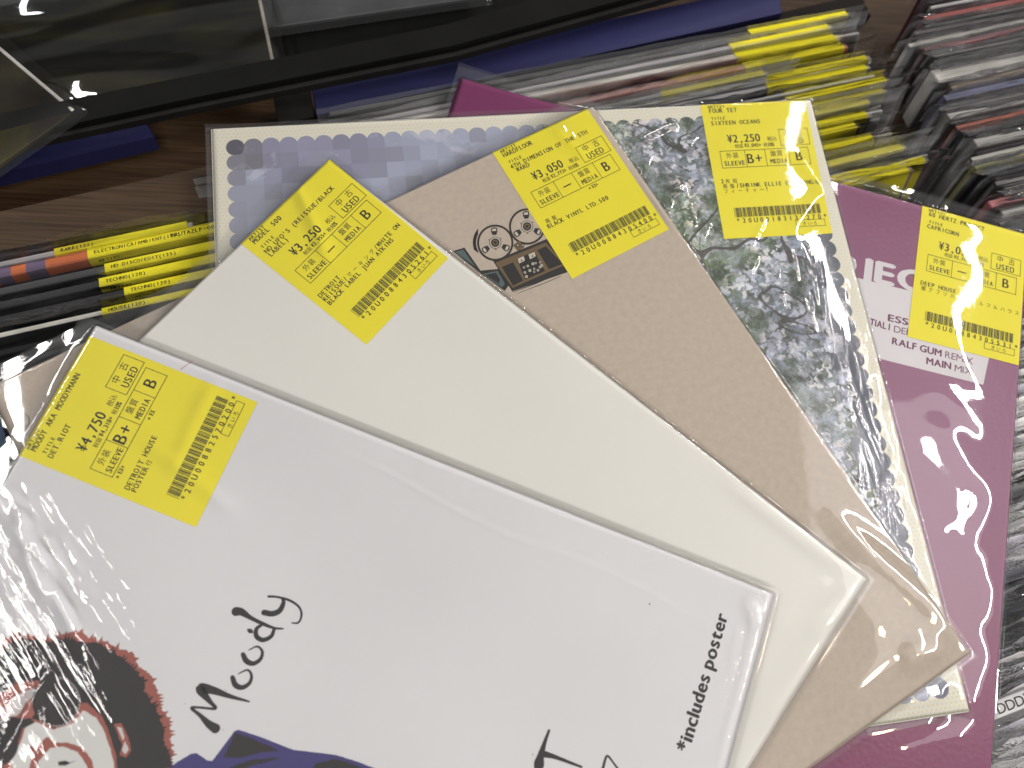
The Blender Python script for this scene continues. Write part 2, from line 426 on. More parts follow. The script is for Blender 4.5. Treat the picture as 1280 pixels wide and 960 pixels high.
prop_text(mb, 'DEEPER DELIGHT', E_.loc(1117, 415), E_.loc(1214, 438), .0036, .004, .00012)
prop_text(mb, 'RALF GUM', E_.loc(1115, 430), E_.loc(1177, 446), .0036, .03, .00012)
prop_text(mb, 'REMIX', E_.loc(1181, 447), E_.loc(1216, 456), .0036, .004, .00012)
prop_text(mb, 'MAIN', E_.loc(1158, 455), E_.loc(1189, 462), .0036, .03, .00012)
prop_text(mb, 'MIX', E_.loc(1193, 464), E_.loc(1215, 469), .0036, .004, .00012)
mb.build('track_print', M_PUR, cv)
price_label(E_.root, E_.locs([(1153, 254), (1283, 287), (1273, 457), (1134, 421)]),
    dict(artist='60 HERTZ PROJECT', title=['CAPRICORN'], price='¥3,050', net='¥2,773', sleeve='-', body=['DEEP HOUSE', '闇アフリカ・ソウルフルハウス'], code='*20U00884305531*'))
fE = film('clear_film_purple_bag', rough=.02, haze=.01)
E_.bag(fE, ridges(E_, [(1060, 240, 1270, 300, 8, .12), (1050, 300, 1230, 320, 10, .12), (1150, 300, 1180, 440, 14, .15), (1190, 420, 1262, 540, 11, .35), (1150, 470, 1255, 560, 9, .3),
    (1160, 520, 1250, 640, 12, .45), (1255, 600, 1200, 700, 9, .4), (1215, 700, 1262, 790, 11, .35), (1200, 790, 1258, 720, 8, .3), (1200, 900, 1250, 800, 9, .35),
    (1060, 930, 1180, 890, 4, .5), (1100, 960, 1230, 910, 5, .6), (575, 96, 640, 66, 3, .6), (570, 100, 520, 70, 3, .5)], 3, .00027, (24, 70)))

# ---- cream sleeve with the flower picture
D_ = Sleeve((.16197, .16574, .12654, .0047, -.00121), .006, 'record_sleeve', 'cream dotted record sleeve with scalloped flower picture, second from the bottom of the fan')
m, nt, b = new_mat('cream_card_with_yellow_dots')
tc = N(nt, 'ShaderNodeTexCoord'); sep = N(nt, 'ShaderNodeSeparateXYZ'); L(nt, tc.outputs['Object'], sep.inputs[0])
def dots(ox):
    px = math_n(nt, 'SUBTRACT', math_n(nt, 'FRACT', math_n(nt, 'ADD', math_n(nt, 'MULTIPLY', sep.outputs[0], 460), ox)), .5)
    py = math_n(nt, 'SUBTRACT', math_n(nt, 'FRACT', math_n(nt, 'ADD', math_n(nt, 'MULTIPLY', sep.outputs[1], 266), ox)), .5)
    py = math_n(nt, 'MULTIPLY', py, 1.73)
    return math_n(nt, 'LESS_THAN', math_n(nt, 'ADD', math_n(nt, 'MULTIPLY', px, px), math_n(nt, 'MULTIPLY', py, py)), .07)
L(nt, mix(nt, math_n(nt, 'MAXIMUM', dots(0), dots(.5)), (.80, .785, .71), (.80, .73, .45)), b.inputs['Base Color']); b.inputs['Roughness'].default_value = .5
cv = D_.board(m, bev=.0005)
# picture print
m, nt, b = new_mat('flower_picture_print')
PITCH = (S - .023) / 34
tc = N(nt, 'ShaderNodeTexCoord'); sep = N(nt, 'ShaderNodeSeparateXYZ'); L(nt, tc.outputs['Object'], sep.inputs[0])
# squares, one colour each
sn = N(nt, 'ShaderNodeVectorMath', operation='MULTIPLY'); sn.inputs[1].default_value = (1 / PITCH, 1 / PITCH, 0); L(nt, tc.outputs['Object'], sn.inputs[0])
of = N(nt, 'ShaderNodeVectorMath', operation='ADD'); of.inputs[1].default_value = (.5 + .0115 / PITCH, .5 + .0115 / PITCH, .5); L(nt, sn.outputs[0], of.inputs[0])
fl = N(nt, 'ShaderNodeVectorMath', operation='FLOOR'); L(nt, of.outputs[0], fl.inputs[0])
wn = N(nt, 'ShaderNodeTexWhiteNoise', noise_dimensions='3D'); L(nt, fl.outputs[0], wn.inputs['Vector'])
lo = N(nt, 'ShaderNodeTexNoise', i_Scale=.16, i_Detail=3.0, i_Roughness=.7); L(nt, fl.outputs[0], lo.inputs['Vector'])
tone = math_n(nt, 'ADD', math_n(nt, 'MULTIPLY', math_n(nt, 'SUBTRACT', lo.outputs[0], .5), 1.5), math_n(nt, 'ADD', math_n(nt, 'MULTIPLY', wn.outputs[0], .20), .44))
sq = ramp(nt, tone, [(.02, (.09, .10, .09)), (.22, (.22, .23, .21)), (.36, (.30, .31, .40)), (.52, (.38, .41, .55)), (.75, (.46, .50, .66)), (1, (.64, .67, .80))])
hue = N(nt, 'ShaderNodeTexNoise', i_Scale=.13, i_Detail=1.0); 
hm = N(nt, 'ShaderNodeVectorMath', operation='ADD'); hm.inputs[1].default_value = (31, 7, 3); L(nt, fl.outputs[0], hm.inputs[0]); L(nt, hm.outputs[0], hue.inputs['Vector'])
sq = mix(nt, math_n(nt, 'MULTIPLY', ramp(nt, hue.outputs[0], [(.5, (0, 0, 0)), (.66, (1, 1, 1))]), .7), sq, (.62, .55, .62), 'MULTIPLY')
cl = N(nt, 'ShaderNodeTexNoise', i_Scale=55.0, i_Detail=6.0, i_Roughness=.6, i_Distortion=.6); L(nt, tc.outputs['Object'], cl.inputs['Vector'])
soft = ramp(nt, cl.outputs[0], [(.35, (.22, .25, .36)), (.5, (.38, .43, .58)), (.62, (.70, .74, .85))])
pix = mix(nt, math_n(nt, 'MULTIPLY', ramp(nt, cl.outputs[0], [(.55, (0, 0, 0)), (.66, (1, 1, 1))]), .4), sq, soft)
# blossoms
bg = N(nt, 'ShaderNodeTexNoise', i_Scale=75.0, i_Detail=9.0, i_Roughness=.78, i_Distortion=.25); L(nt, tc.outputs['Object'], bg.inputs['Vector'])
leaf = ramp(nt, bg.outputs[0], [(.36, (.02, .025, .02)), (.46, (.09, .11, .09)), (.52, (.20, .23, .24)), (.58, (.30, .34, .44)), (.68, (.52, .54, .62))])
big = N(nt, 'ShaderNodeTexNoise', i_Scale=16.0, i_Detail=3.0); L(nt, tc.outputs['Object'], big.inputs['Vector'])
leaf = mix(nt, ramp(nt, big.outputs[0], [(.42, (0, 0, 0)), (.55, (1, 1, 1))]), leaf, ramp(nt, bg.outputs[0], [(.38, (.03, .05, .03)), (.5, (.12, .17, .07)), (.62, (.28, .36, .18)), (.72, (.5, .55, .4))]))
dn = N(nt, 'ShaderNodeTexNoise', i_Scale=260.0, i_Detail=4.0); L(nt, tc.outputs['Object'], dn.inputs['Vector'])
dv = N(nt, 'ShaderNodeVectorMath', operation='MULTIPLY_ADD'); dv.inputs[1].default_value = (.010, .010, 0); L(nt, dn.outputs['Color'], dv.inputs[0]); L(nt, tc.outputs['Object'], dv.inputs[2])
cw = N(nt, 'ShaderNodeTexNoise', i_Scale=26.0, i_Detail=5.0, i_Roughness=.65); L(nt, tc.outputs['Object'], cw.inputs['Vector'])
flo = leaf
for sc_, lo_, dark_ in ((200.0, .44, 1.0), (330.0, .42, .85)):
    vo = N(nt, 'ShaderNodeTexVoronoi', i_Scale=sc_, i_Randomness=1.0); L(nt, dv.outputs[0], vo.inputs['Vector'])
    pet = math_n(nt, 'MULTIPLY', ramp(nt, vo.outputs['Distance'], [(.36, (1, 1, 1)), (.52, (0, 0, 0))]), ramp(nt, cw.outputs[0], [(lo_, (0, 0, 0)), (lo_ + .1, (1, 1, 1))]))
    pc = ramp(nt, vo.outputs['Color'], [(.05, (.26, .24, .28)), (.4, (.58, .60, .74)), (.70, (.92, .90, .92)), (1, (.80, .66, .62))])
    flo = mix(nt, math_n(nt, 'MULTIPLY', pet, dark_), flo, mix(nt, math_n(nt, 'LESS_THAN', vo.outputs['Distance'], .09), pc, (.30, .26, .08)))
br = N(nt, 'ShaderNodeTexNoise', i_Scale=13.0, i_Detail=2.0, i_Distortion=.8); L(nt, tc.outputs['Object'], br.inputs['Vector'])
brm = math_n(nt, 'LESS_THAN', math_n(nt, 'ABSOLUTE', math_n(nt, 'SUBTRACT', br.outputs[0], .47)), .006)
flo = mix(nt, math_n(nt, 'MULTIPLY', brm, .9), flo, (.05, .038, .035))
tn = N(nt, 'ShaderNodeTexNoise', i_Scale=11.0, i_Detail=2.0); tv = N(nt, 'ShaderNodeVectorMath', operation='ADD'); tv.inputs[1].default_value = (3, 9, 0); L(nt, tc.outputs['Object'], tv.inputs[0]); L(nt, tv.outputs[0], tn.inputs['Vector'])
flo = mix(nt, .75, flo, ramp(nt, tn.outputs[0], [(.34, (.50, .50, .56)), (.42, (.86, .93, 1.0)), (.49, (1.0, 1.0, 1.0)), (.56, (.80, 1.0, .60)), (.64, (.42, .44, .46))]), 'MULTIPLY')
# where it is sharp: right part, a dark border column at the far right again in squares
wob = math_n(nt, 'MULTIPLY', math_n(nt, 'SUBTRACT', cw.outputs[0], .5), .05)
s1 = math_n(nt, 'GREATER_THAN', math_n(nt, 'ADD', sep.outputs[0], wob), -.150)
s2 = math_n(nt, 'LESS_THAN', math_n(nt, 'ADD', sep.outputs[0], math_n(nt, 'MULTIPLY', math_n(nt, 'SUBTRACT', wn.outputs[0], .5), .012)), -.0215)
s3 = math_n(nt, 'GREATER_THAN', math_n(nt, 'ADD', sep.outputs[1], math_n(nt, 'MULTIPLY', wn.outputs[0], .02)), -.245)
top = math_n(nt, 'GREATER_THAN', sep.outputs[1], -.055)
s2 = math_n(nt, 'MAXIMUM', s2, top)
dark = mix(nt, 1.0, sq, (.34, .36, .40), 'MULTIPLY')
sf = ramp(nt, cw.outputs[0], [(.4, (.03, .035, .04)), (.52, (.12, .13, .15)), (.62, (.35, .36, .42))]); dark = mix(nt, .55, dark, sf)
base = mix(nt, s1, pix, dark); base = mix(nt, math_n(nt, 'GREATER_THAN', sep.outputs[1], -.27), sq, base)
L(nt, mix(nt, math_n(nt, 'MULTIPLY', math_n(nt, 'MULTIPLY', s1, s2), s3), base, flo), b.inputs['Base Color']); b.inputs['Roughness'].default_value = .45
M_PIC = m
mb = MB(); i0 = .0115
mb.poly([(-S + i0, -S + i0), (-i0, -S + i0), (-i0, -i0), (-S + i0, -i0)], .00005)
for k in range(35):
    for (x, y) in ((-i0 - k * PITCH, -i0), (-i0 - k * PITCH, -S + i0), (-i0, -i0 - k * PITCH), (-S + i0, -i0 - k * PITCH)):
        mb.poly(disc(x, y, PITCH * .53, 18), .00006 + .000006 * (k % 2))
mb.build('flower_picture', M_PIC, cv)
price_label(D_.root, D_.locs([(874, 126), (1005, 122), (1040, 292), (905, 299)]),
    dict(artist='FOUR TET', title=['SIXTEEN OCEANS'], price='¥2,250', net='¥2,045', sleeve='B+', body=['2枚組', '廃盤/SHRINK ELLIE GOULDING他', 'フィーチャー!'], code='*20U00183135270*'))
def crk(s, px, py, px2, py2, rx, ry, ang_px, sa, sx, dist):
    c = s.loc(px, py); q = s.loc(px + 100 * math.cos(ang_px), py + 100 * math.sin(ang_px))
    return (c[0], c[1], rx, ry, math.atan2(q[1] - c[1], q[0] - c[0]), sa, sx, dist)
fD = film('clear_film_flower_bag', rough=.03, haze=.015)
D_.bag(fD, ridges(D_, [(1000, 190, 1035, 250, 4, .4), (1030, 230, 985, 300, 4, .3), (1060, 420, 1150, 660, 6, .35), (1120, 560, 1090, 660, 4, .3),
    (1100, 700, 1180, 780, 3, .5), (800, 180, 850, 160, 3, .5), (850, 230, 870, 290, 2.5, .5), (1190, 860, 1120, 880, 3, .8)] + creases(3, 120, [(1000, 330), (1060, 430), (1090, 520), (1110, 640), (1140, 760)], 18, 78, (14, 60), (.5, .9), (.04, .13)) + creases(4, 16, [(800, 170), (830, 230), (930, 350)], 30, 120, (20, 50)), 5, .00012, (30, 80)), mt=.003, step=.0014, xfine=.00045)

# ---- kraft sleeve
C_ = Sleeve((.04068, .14841, .53588, -.00438, -.00033), .012, 'record_sleeve', 'kraft brown record sleeve printed with a tape recorder, middle of the fan')
cv = C_.board(M_KRAFT, bev=.0007)
M_DK = ink('dark_print', (.022, .02, .017)); M_BRN = ink('brown_print', (.16, .105, .05)); M_TEAL = ink('teal_print', (.09, .14, .14)); M_LT = ink('light_print', (.62, .57, .48))
q = lambda x, y: C_.loc(560 + x / 3.693, 120 + y / 3.693)
dk, bn, te, lt, bk = MB(), MB(), MB(), MB(), MB()
def P8(mb_, pts, lv): mb_.poly([q(*p) for p in pts], .00004 + .00002 * lv)
def B8(mb_, pts, lv): brush(mb_, [(*q(x, y), w / 3.693 / 2640) for x, y, w in pts], .00004 + .00002 * lv, 4)
P8(bk, [(208, 762), (455, 660), (700, 740), (705, 760), (296, 902)], 0)           # recorder body outline
P8(bn, [(218, 770), (452, 676), (540, 780), (298, 886)], 1)
P8(dk, [(248, 790), (300, 768), (348, 852), (300, 876)], 2)
P8(dk, [(318, 752), (398, 718), (448, 808), (356, 848)], 2)
P8(dk, [(412, 712), (452, 694), (530, 775), (466, 800)], 2)
for c, r in (((218, 678), 84), ((365, 603), 84)):
    P8(bk, disc(*c, r, 40), 3)
    bn.poly([q(*p) for p in disc(*c, r * .90, 40)], .00014)
    lt_ = [q(*p) for p in disc(*c, r * .88, 40)]; C_k = MB(); C_k.poly(lt_, .00016); C_k.build('reel_print', M_KRAFT, cv)
    for k in range(3):
        a = math.radians(-95 + 120 * k); ux, uy = math.cos(a), math.sin(a)
        def pt(r_, w_): return (c[0] + ux * r_ - uy * w_, c[1] + uy * r_ + ux * w_)
        bk.poly([q(*p) for p in (pt(36, -9), pt(36, 9), pt(52, 15), pt(68, 14), pt(72, 0), pt(68, -14), pt(52, -15))], .00019)
        lt.poly([q(*p) for p in (pt(54, -10), pt(54, 10), pt(65, 9), pt(65, -9))], .00021)
        b8 = math.radians(-35 + 120 * k); bk.poly([q(*p) for p in disc(c[0] + 32 * math.cos(b8), c[1] + 32 * math.sin(b8), 3, 8)], .00019)
    for r_, mm, zz in ((28, bk, .00019), (25, lt, .00021), (20, bk, .00023), (13, bn, .00025), (7, bk, .00027)):
        mm.poly([q(*p) for p in disc(*c, r_, 20)], zz)
for k in range(7):                                                                  # hand drawn shade strokes
    a0 = math.radians(150 + k * 2); B8(dk, [(218 + (90 + k * 2) * math.cos(a0 + t), 678 + (90 + k * 2) * math.sin(a0 + t), 3) for t in (0, .35, .7, 1.0)], 3)
B8(dk, [(300, 905, 3), (420, 860, 4), (540, 806, 3)], 3); B8(dk, [(320, 912, 2), (440, 866, 3), (520, 832, 2)], 3)
for x, y in ((337, 758), (387, 738)): P8(lt, [(x - 16, y - 6), (x + 12, y - 18), (x + 18, y + 2), (x - 8, y + 16)], 5); P8(bk, [(x - 3, y + 8), (x + 8, y + 2), (x + 3, y - 4)], 7)
for i, (x, y) in enumerate([(350, 792), (368, 785), (392, 775), (425, 768), (355, 815), (378, 806), (398, 798), (425, 790), (362, 834), (398, 812), (415, 805), (432, 783), (405, 772)]):
    P8(lt, disc(x, y, 5 + (i % 3), 10), 5); P8(bk, disc(x, y, 2.5, 8), 7)
P8(bn, [(298, 690), (330, 668), (352, 700), (322, 716)], 5)
for p in ((322, 690), (345, 690)): P8(bk, disc(*p, 8, 12), 7); P8(lt, disc(*p, 4, 10), 8)
# second machine at the lower left, half hidden
P8(bk, [(22, 716), (76, 700), (150, 806), (236, 798), (282, 872), (262, 900), (140, 812)], 0)
P8(te, [(32, 720), (70, 710), (126, 788), (108, 774)], 1); P8(te, [(160, 822), (228, 808), (262, 866), (250, 884)], 1)
P8(dk, [(172, 826), (222, 816), (240, 846), (236, 868)], 2)
bk.build('recorder_outline', M_DK, cv); bn.build('recorder_body', M_BRN, cv); dk.build('recorder_shade', M_INK, cv); te.build('recorder_screen', M_TEAL, cv); lt.build('recorder_meter', M_LT, cv)
mb = MB(); brush(mb, [(*C_.loc(x, y), .0004) for x, y in ((27, 528), (25, 522), (30, 518), (36, 522), (36, 530), (30, 534), (26, 530))], .00006); mb.build('round_mark', M_INK, cv)
mb = MB(); mb.poly(C_.locs([(-30, 528), (2, 530), (7, 545), (2, 580), (-30, 590)]), .00006); mb.build('blue_patch', ink('blue_print', (.012, .03, .07)), cv)
price_label(C_.root, C_.locs([(615, 190), (731, 132), (836, 287), (715, 349)]),
    dict(artist='HARDFLOOR', title=['4TH DIMENSION OF THE 5TH', ' WARD'], price='¥3,050', net='¥2,773', sleeve='-', notes=[('※EX+', .575)], body=['廃盤', 'BLACK VINYL LTD.500'], code='*20U00884305400*'))
fC = film('clear_film_kraft_bag', rough=.03, haze=.01, crinkles=[crk(C_, 820, 350, 0, 0, .03, .03, .5, 120, 160, .0001)])
C_.bag(fC, ridges(C_, [(800, 200, 850, 290, 2.5, .8), (1040, 640, 1200, 800, 5, .9), (1130, 830, 1190, 810, 5, 1.2), (1040, 700, 1120, 800, 14, .8), (1040, 900, 1180, 760, 9, .8), (690, 160, 740, 200, 3, .5)], 7, .00012))

# ---- cream white sleeve
B_ = Sleeve((-.09047, .105, .89758, .00324, -.00023), .019, 'record_sleeve', 'blank creamy white record sleeve lying second from the top of the fan')
B_.board(M_CREAM, bev=.0007)
price_label(B_.root, B_.locs([(299, 303), (409, 197), (560, 323), (458, 431)]),
    dict(artist='MODEL 500', title=["NO UFO'S (REISSUE/BLACK", 'LABEL)'], price='¥3,250', net='¥2,955', sleeve='-', body=['DETROIT', 'REISSUE/マーキング/WHITE ON', 'BLACK LABEL JUAN ATKINS'], code='*20U00884305261*'))
fB = film('clear_film_white_bag', rough=.03, haze=.01, crinkles=[crk(B_, 385, 220, 0, 0, .02, .02, .8, 150, 200, .0001)])
B_.bag(fB, ridges(B_, [(370, 210, 410, 330, 3, .8), (900, 600, 1075, 715, 4, .6), (1010, 790, 1075, 735, 5, .5), (960, 780, 1060, 760, 8, .3), (940, 900, 1040, 800, 6, .4)], 11, .00012))

# ---- white sleeve with portrait (top)
A_ = Sleeve((-.18419, .01313, 1.20777, .00776, .00137), .026, 'record_sleeve', 'white record sleeve with printed afro portrait and brush lettering, topmost and nearest of the fan')
cv = A_.board(M_WHITEC, thick=.0034, bev=.0006)
M_BLK = ink('black_ink', (.028, .025, .026), .5); M_RED = ink('brick_red_ink', (.36, .11, .085)); M_NAVY = ink('navy_ink', (.055, .045, .19)); M_PALE = ink('pale_ink', (.68, .63, .63)); M_FACE = ink('face_ink', (.74, .74, .73))
mb = MB()
def st(pts, ox, oy, k): brush(mb, [(*A_.loc(ox + x / k, oy + y / k), w / k / 2790) for x, y, w in pts], .00006, 7)
for grp, ox, oy in (
        ([[(158, 674, 32), (130, 655, 24), (95, 620, 13), (62, 592, 10), (95, 590, 8), (158, 594, 10), (135, 565, 16), (98, 515, 34), (150, 522, 26), (215, 545, 15), (292, 566, 6)]], 220, 700),
        ([[(226, 470, 16), (238, 500, 19), (265, 510, 16), (294, 492, 13), (302, 462, 10), (286, 440, 7), (250, 455, 4)]], 220, 700),
        ([[(268, 378, 16), (282, 404, 19), (310, 414, 16), (338, 396, 13), (345, 366, 10), (325, 346, 7), (292, 360, 4)]], 220, 700),
        ([[(345, 258, 10), (322, 276, 14), (322, 305, 17), (348, 320, 16), (380, 306, 14), (392, 280, 12)], [(240, 206, 32), (262, 208, 26), (300, 232, 15), (350, 256, 13), (392, 272, 9), (428, 275, 6)]], 220, 700),
        ([[(290, 280, 10), (297, 284, 16), (304, 288, 10)]], 220, 700),
        ([[(352, 210, 20), (385, 215, 20), (415, 202, 19), (430, 170, 15), (424, 152, 8)], [(370, 146, 9), (405, 148, 8), (455, 162, 9), (492, 188, 8), (502, 220, 8), (490, 250, 7), (464, 252, 5)]], 220, 700),
        ([[(340, 810, 9), (322, 860, 14), (306, 915, 26), (300, 945, 36), (296, 985, 20)], [(325, 905, 22), (370, 918, 14), (470, 956, 8)]], 580, 660),
        ([[(620, 970, 8), (598, 940, 7), (572, 912, 8), (556, 960, 10), (550, 990, 10)]], 580, 660)):
    mb = MB()
    for g in grp: st(g, ox, oy, 3.2)
    mb.build('brush_letter', M_BLK, cv)
mb = MB()
for x, y, r in ((199, 522, 2), (36, 575, 2), (188, 679, 2)): mb.poly([A_.loc(220 + p[0] / 3.2, 700 + p[1] / 3.2) for p in disc(x, y, r, 8)], .00006)
mb.poly([A_.loc(*p) for p in disc(666, 943, .8, 8)], .00006); mb.poly([A_.loc(*p) for p in disc(812, 755, 1, 8)], .00006)
tag(mb.build('ink_speck', M_BLK, cv), kind='stuff')
mb = MB(); prop_text(mb, '*includes poster', A_.loc(861, 941), A_.loc(910, 769), .0052, .032, .00006); mb.build('poster_note', M_BLK, cv)
rnd = random.Random(4)
def P7(mb_, pts, z): mb_.poly([A_.loc(x / 3.2, 660 + y / 3.2) for x, y in pts], z)
def jag(pts, amp, step, out=True):
    o = []
    for (x0, y0), (x1, y1) in zip(pts, pts[1:]):
        n = max(1, int(math.hypot(x1 - x0, y1 - y0) / step)); dx, dy = x1 - x0, y1 - y0; l = math.hypot(dx, dy)
        for k in range(n):
            t = k / n; a = rnd.uniform(-.3, 1) * amp * (1 if k % 2 else .15)
            o.append((x0 + dx * t + dy / l * a, y0 + dy * t - dx / l * a))
    return o + [pts[-1]]
hair_o = [(-40, 540), (-5, 500), (20, 450), (70, 425), (150, 440), (210, 440), (260, 425), (320, 410), (360, 440), (440, 465), (540, 505), (555, 560), (605, 590), (630, 650), (640, 715), (675, 770), (682, 840), (690, 900), (690, 960), (700, 1060)]
hair_i = [(-40, 560), (10, 500), (60, 465), (140, 455), (210, 470), (280, 450), (350, 470), (440, 490), (520, 540), (560, 600), (590, 660), (600, 730), (640, 800), (660, 870), (672, 940), (690, 1060)]
mb = MB(); P7(mb, jag(hair_o, 24, 6) + [(-40, 1060)], .00004); mb.build('hair_fringe_print', M_RED, cv)
mb = MB(); hair_m = [(a[0] * .35 + b_[0] * .65, a[1] * .35 + b_[1] * .65) for a, b_ in zip(hair_o[:16], hair_i)]; P7(mb, jag(hair_m, 26, 6) + [(-40, 1060)], .00006); mb.build('hair_print', M_BLK, cv)
rd, pl, fc, bk = MB(), MB(), MB(), MB()
P7(rd, jag([(-40, 690), (0, 665), (60, 622), (150, 608), (185, 640), (160, 700), (125, 765), (60, 755), (0, 760), (-40, 770)], 5, 14), .00008)
P7(pl, jag([(20, 725), (45, 690), (90, 655), (150, 640), (140, 665), (100, 700), (75, 745), (40, 755)], 6, 12), .0001)
P7(rd, jag([(100, 770), (140, 765), (215, 800), (290, 770), (325, 700), (350, 700), (410, 755), (440, 830), (462, 900), (480, 1060), (-40, 1060), (30, 930), (80, 840)], 4, 14), .00008)
P7(fc, jag([(104, 790), (140, 776), (215, 808), (300, 776), (332, 730), (385, 758), (415, 810), (436, 870), (456, 940), (468, 1060), (-20, 1060), (45, 930), (88, 845)], 4, 14), .0001)
P7(rd, jag([(190, 835), (215, 860), (270, 858), (330, 880), (368, 930), (385, 1060), (368, 1060), (348, 950), (312, 895), (255, 874), (200, 880), (155, 930), (126, 1000), (112, 1000), (125, 930), (150, 880), (170, 850)], 4, 10), .00012)
P7(rd, disc(130, 884, 14, 10), .00012); P7(rd, disc(30, 960, 22, 12), .00012)
P7(bk, [(232, 935), (262, 930), (280, 938), (310, 928), (262, 950), (235, 950)], .00014)
P7(rd, jag([(455, 785), (485, 780), (510, 830), (525, 890), (505, 918), (480, 910), (490, 870), (470, 820)], 4, 10), .0001)
P7(pl, jag([(468, 795), (488, 800), (498, 840), (492, 850)], 3, 10), .00012); P7(pl, jag([(500, 850), (515, 885), (500, 905), (488, 890)], 3, 10), .00012)
P7(bk, disc(225, 695, 97, 36, 100), .00015); P7(bk, disc(-20, 860, 95, 30), .00015); P7(bk, [(120, 760), (60, 770), (40, 790), (100, 800), (140, 778)], .00015)
for k in range(26):
    a = math.radians(-80 + k * 8); P7(pl, disc(225 + 94 * math.cos(a), 695 + 97 * math.sin(a), 3.4, 7), .00017)
rd.build('face_outline_print', M_RED, cv); fc.build('face_print', M_FACE, cv); pl.build('skin_highlight_print', M_PALE, cv); bk.build('sunglasses_print', M_BLK, cv)
def P6(mb_, pts, z): mb_.poly([A_.loc(220 + x / 3.2, 700 + y / 3.2) for x, y in pts], z)
nv, bk = MB(), MB()
P6(nv, jag([(-60, 860), (0, 812), (60, 775), (82, 772), (125, 802), (146, 804), (190, 745), (235, 684), (250, 679), (330, 705), (470, 760), (540, 768), (640, 780), (720, 805), (800, 835), (900, 900), (900, 1060), (-60, 1060)], 1.5, 9), .00005)
P6(bk, jag([(235, 692), (290, 708), (350, 735), (410, 762), (340, 770), (260, 790), (190, 788), (215, 740)], 4, 9), .00007)
P6(bk, jag([(560, 815), (640, 795), (700, 815), (760, 840), (650, 850), (540, 840)], 4, 9), .00007); P6(bk, jag([(140, 860), (300, 800), (420, 790), (280, 830), (180, 880)], 4, 9), .00007)
nv.build('jacket_print', M_NAVY, cv); bk.build('jacket_shade_print', M_BLK, cv)
mb = MB(); brush(mb, [(*A_.loc(x, y), .0003) for x, y in ((226, 462), (232, 457), (241, 451))], .00005); mb.build('pen_mark', M_PEN, cv)
price_label(A_.root, A_.locs([(20, 568), (105, 417), (322, 503), (245, 659)]),
    dict(artist='MOODY AKA MOODYMANN', title=['DET.RIOT'], price='¥4,750', net='¥4,318', sleeve='B+', notes=[('※EX+', .105), ('※EX', .575)], body=['DETROIT HOUSE', 'POSTER付'], code='*20U00882570200*'))
fA = film('clear_film_portrait_bag', rough=.03, haze=.01, crinkles=[
    crk(A_, 35, 780, 0, 0, .06, .05, math.radians(58), 34, 420, .0002),
    crk(A_, 565, 615, 0, 0, .035, .011, math.radians(20), 500, 120, .00022), crk(A_, 690, 672, 0, 0, .05, .006, math.radians(24), 450, 450, .00015),
    crk(A_, 922, 830, 0, 0, .05, .007, math.radians(105), 450, 450, .00013)])
A_.bag(fA, ridges(A_, [(0, 600, 120, 840, 3, .5), (30, 690, 130, 850, 3, .5), (20, 640, 70, 760, 2, .7), (60, 830, 0, 960, 2, .5), (180, 540, 300, 650, 4, .35),
    (270, 470, 220, 600, 4, .25), (370, 540, 940, 800, .7, .15), (945, 760, 905, 960, 1.5, .3), (930, 745, 945, 790, 3, .4)] + creases(9, 42, [(0, 640), (60, 700), (60, 760)], 30, 57, (25, 75), (.9, 1.5)) + creases(10, 22, [(520, 575), (610, 620), (700, 665), (800, 712)], 5, 70, (6, 14), (.8, 1.0), (.05, .12)) + [(931, 780, 915, 850, 1, .15)], 13, .00016), mt=.008, step=.0015)
#@@BG
# ---------------------------------------------------------------- the bins and the shelf between them
def prism(name, pts, z, t, m, parent, bev=.0015):
    P = [onz(x, y, z) for x, y in pts]; c = sum(P, Vector()) / len(P)
    P2 = [p + (c - p).normalized() * bev for p in P]; n = len(P)
    V = [(p.x, p.y, z) for p in P2] + [(p.x, p.y, z - bev) for p in P] + [(p.x, p.y, z - t) for p in P]
    Fc = [tuple(range(n))] + [tuple(n + (i if k == 0 else i) for i in ()) for k in ()]
    for i in range(n):
        j = (i + 1) % n
        Fc += [(i, n + i, n + j, j), (n + i, 2 * n + i, 2 * n + j, n + j)]
    Fc.append(tuple(reversed(range(2 * n, 3 * n))))
    o = mesh(name, V, Fc, m, parent)
    import bmesh
    b_ = bmesh.new(); b_.from_mesh(o.data); bmesh.ops.recalc_face_normals(b_, faces=b_.faces); b_.to_mesh(o.data); b_.free()
    return o
ROWV = (onz(260, 290, -.015) - onz(0, 345, -.015)).normalized(); ROWA = math.atan2(ROWV.y, ROWV.x)
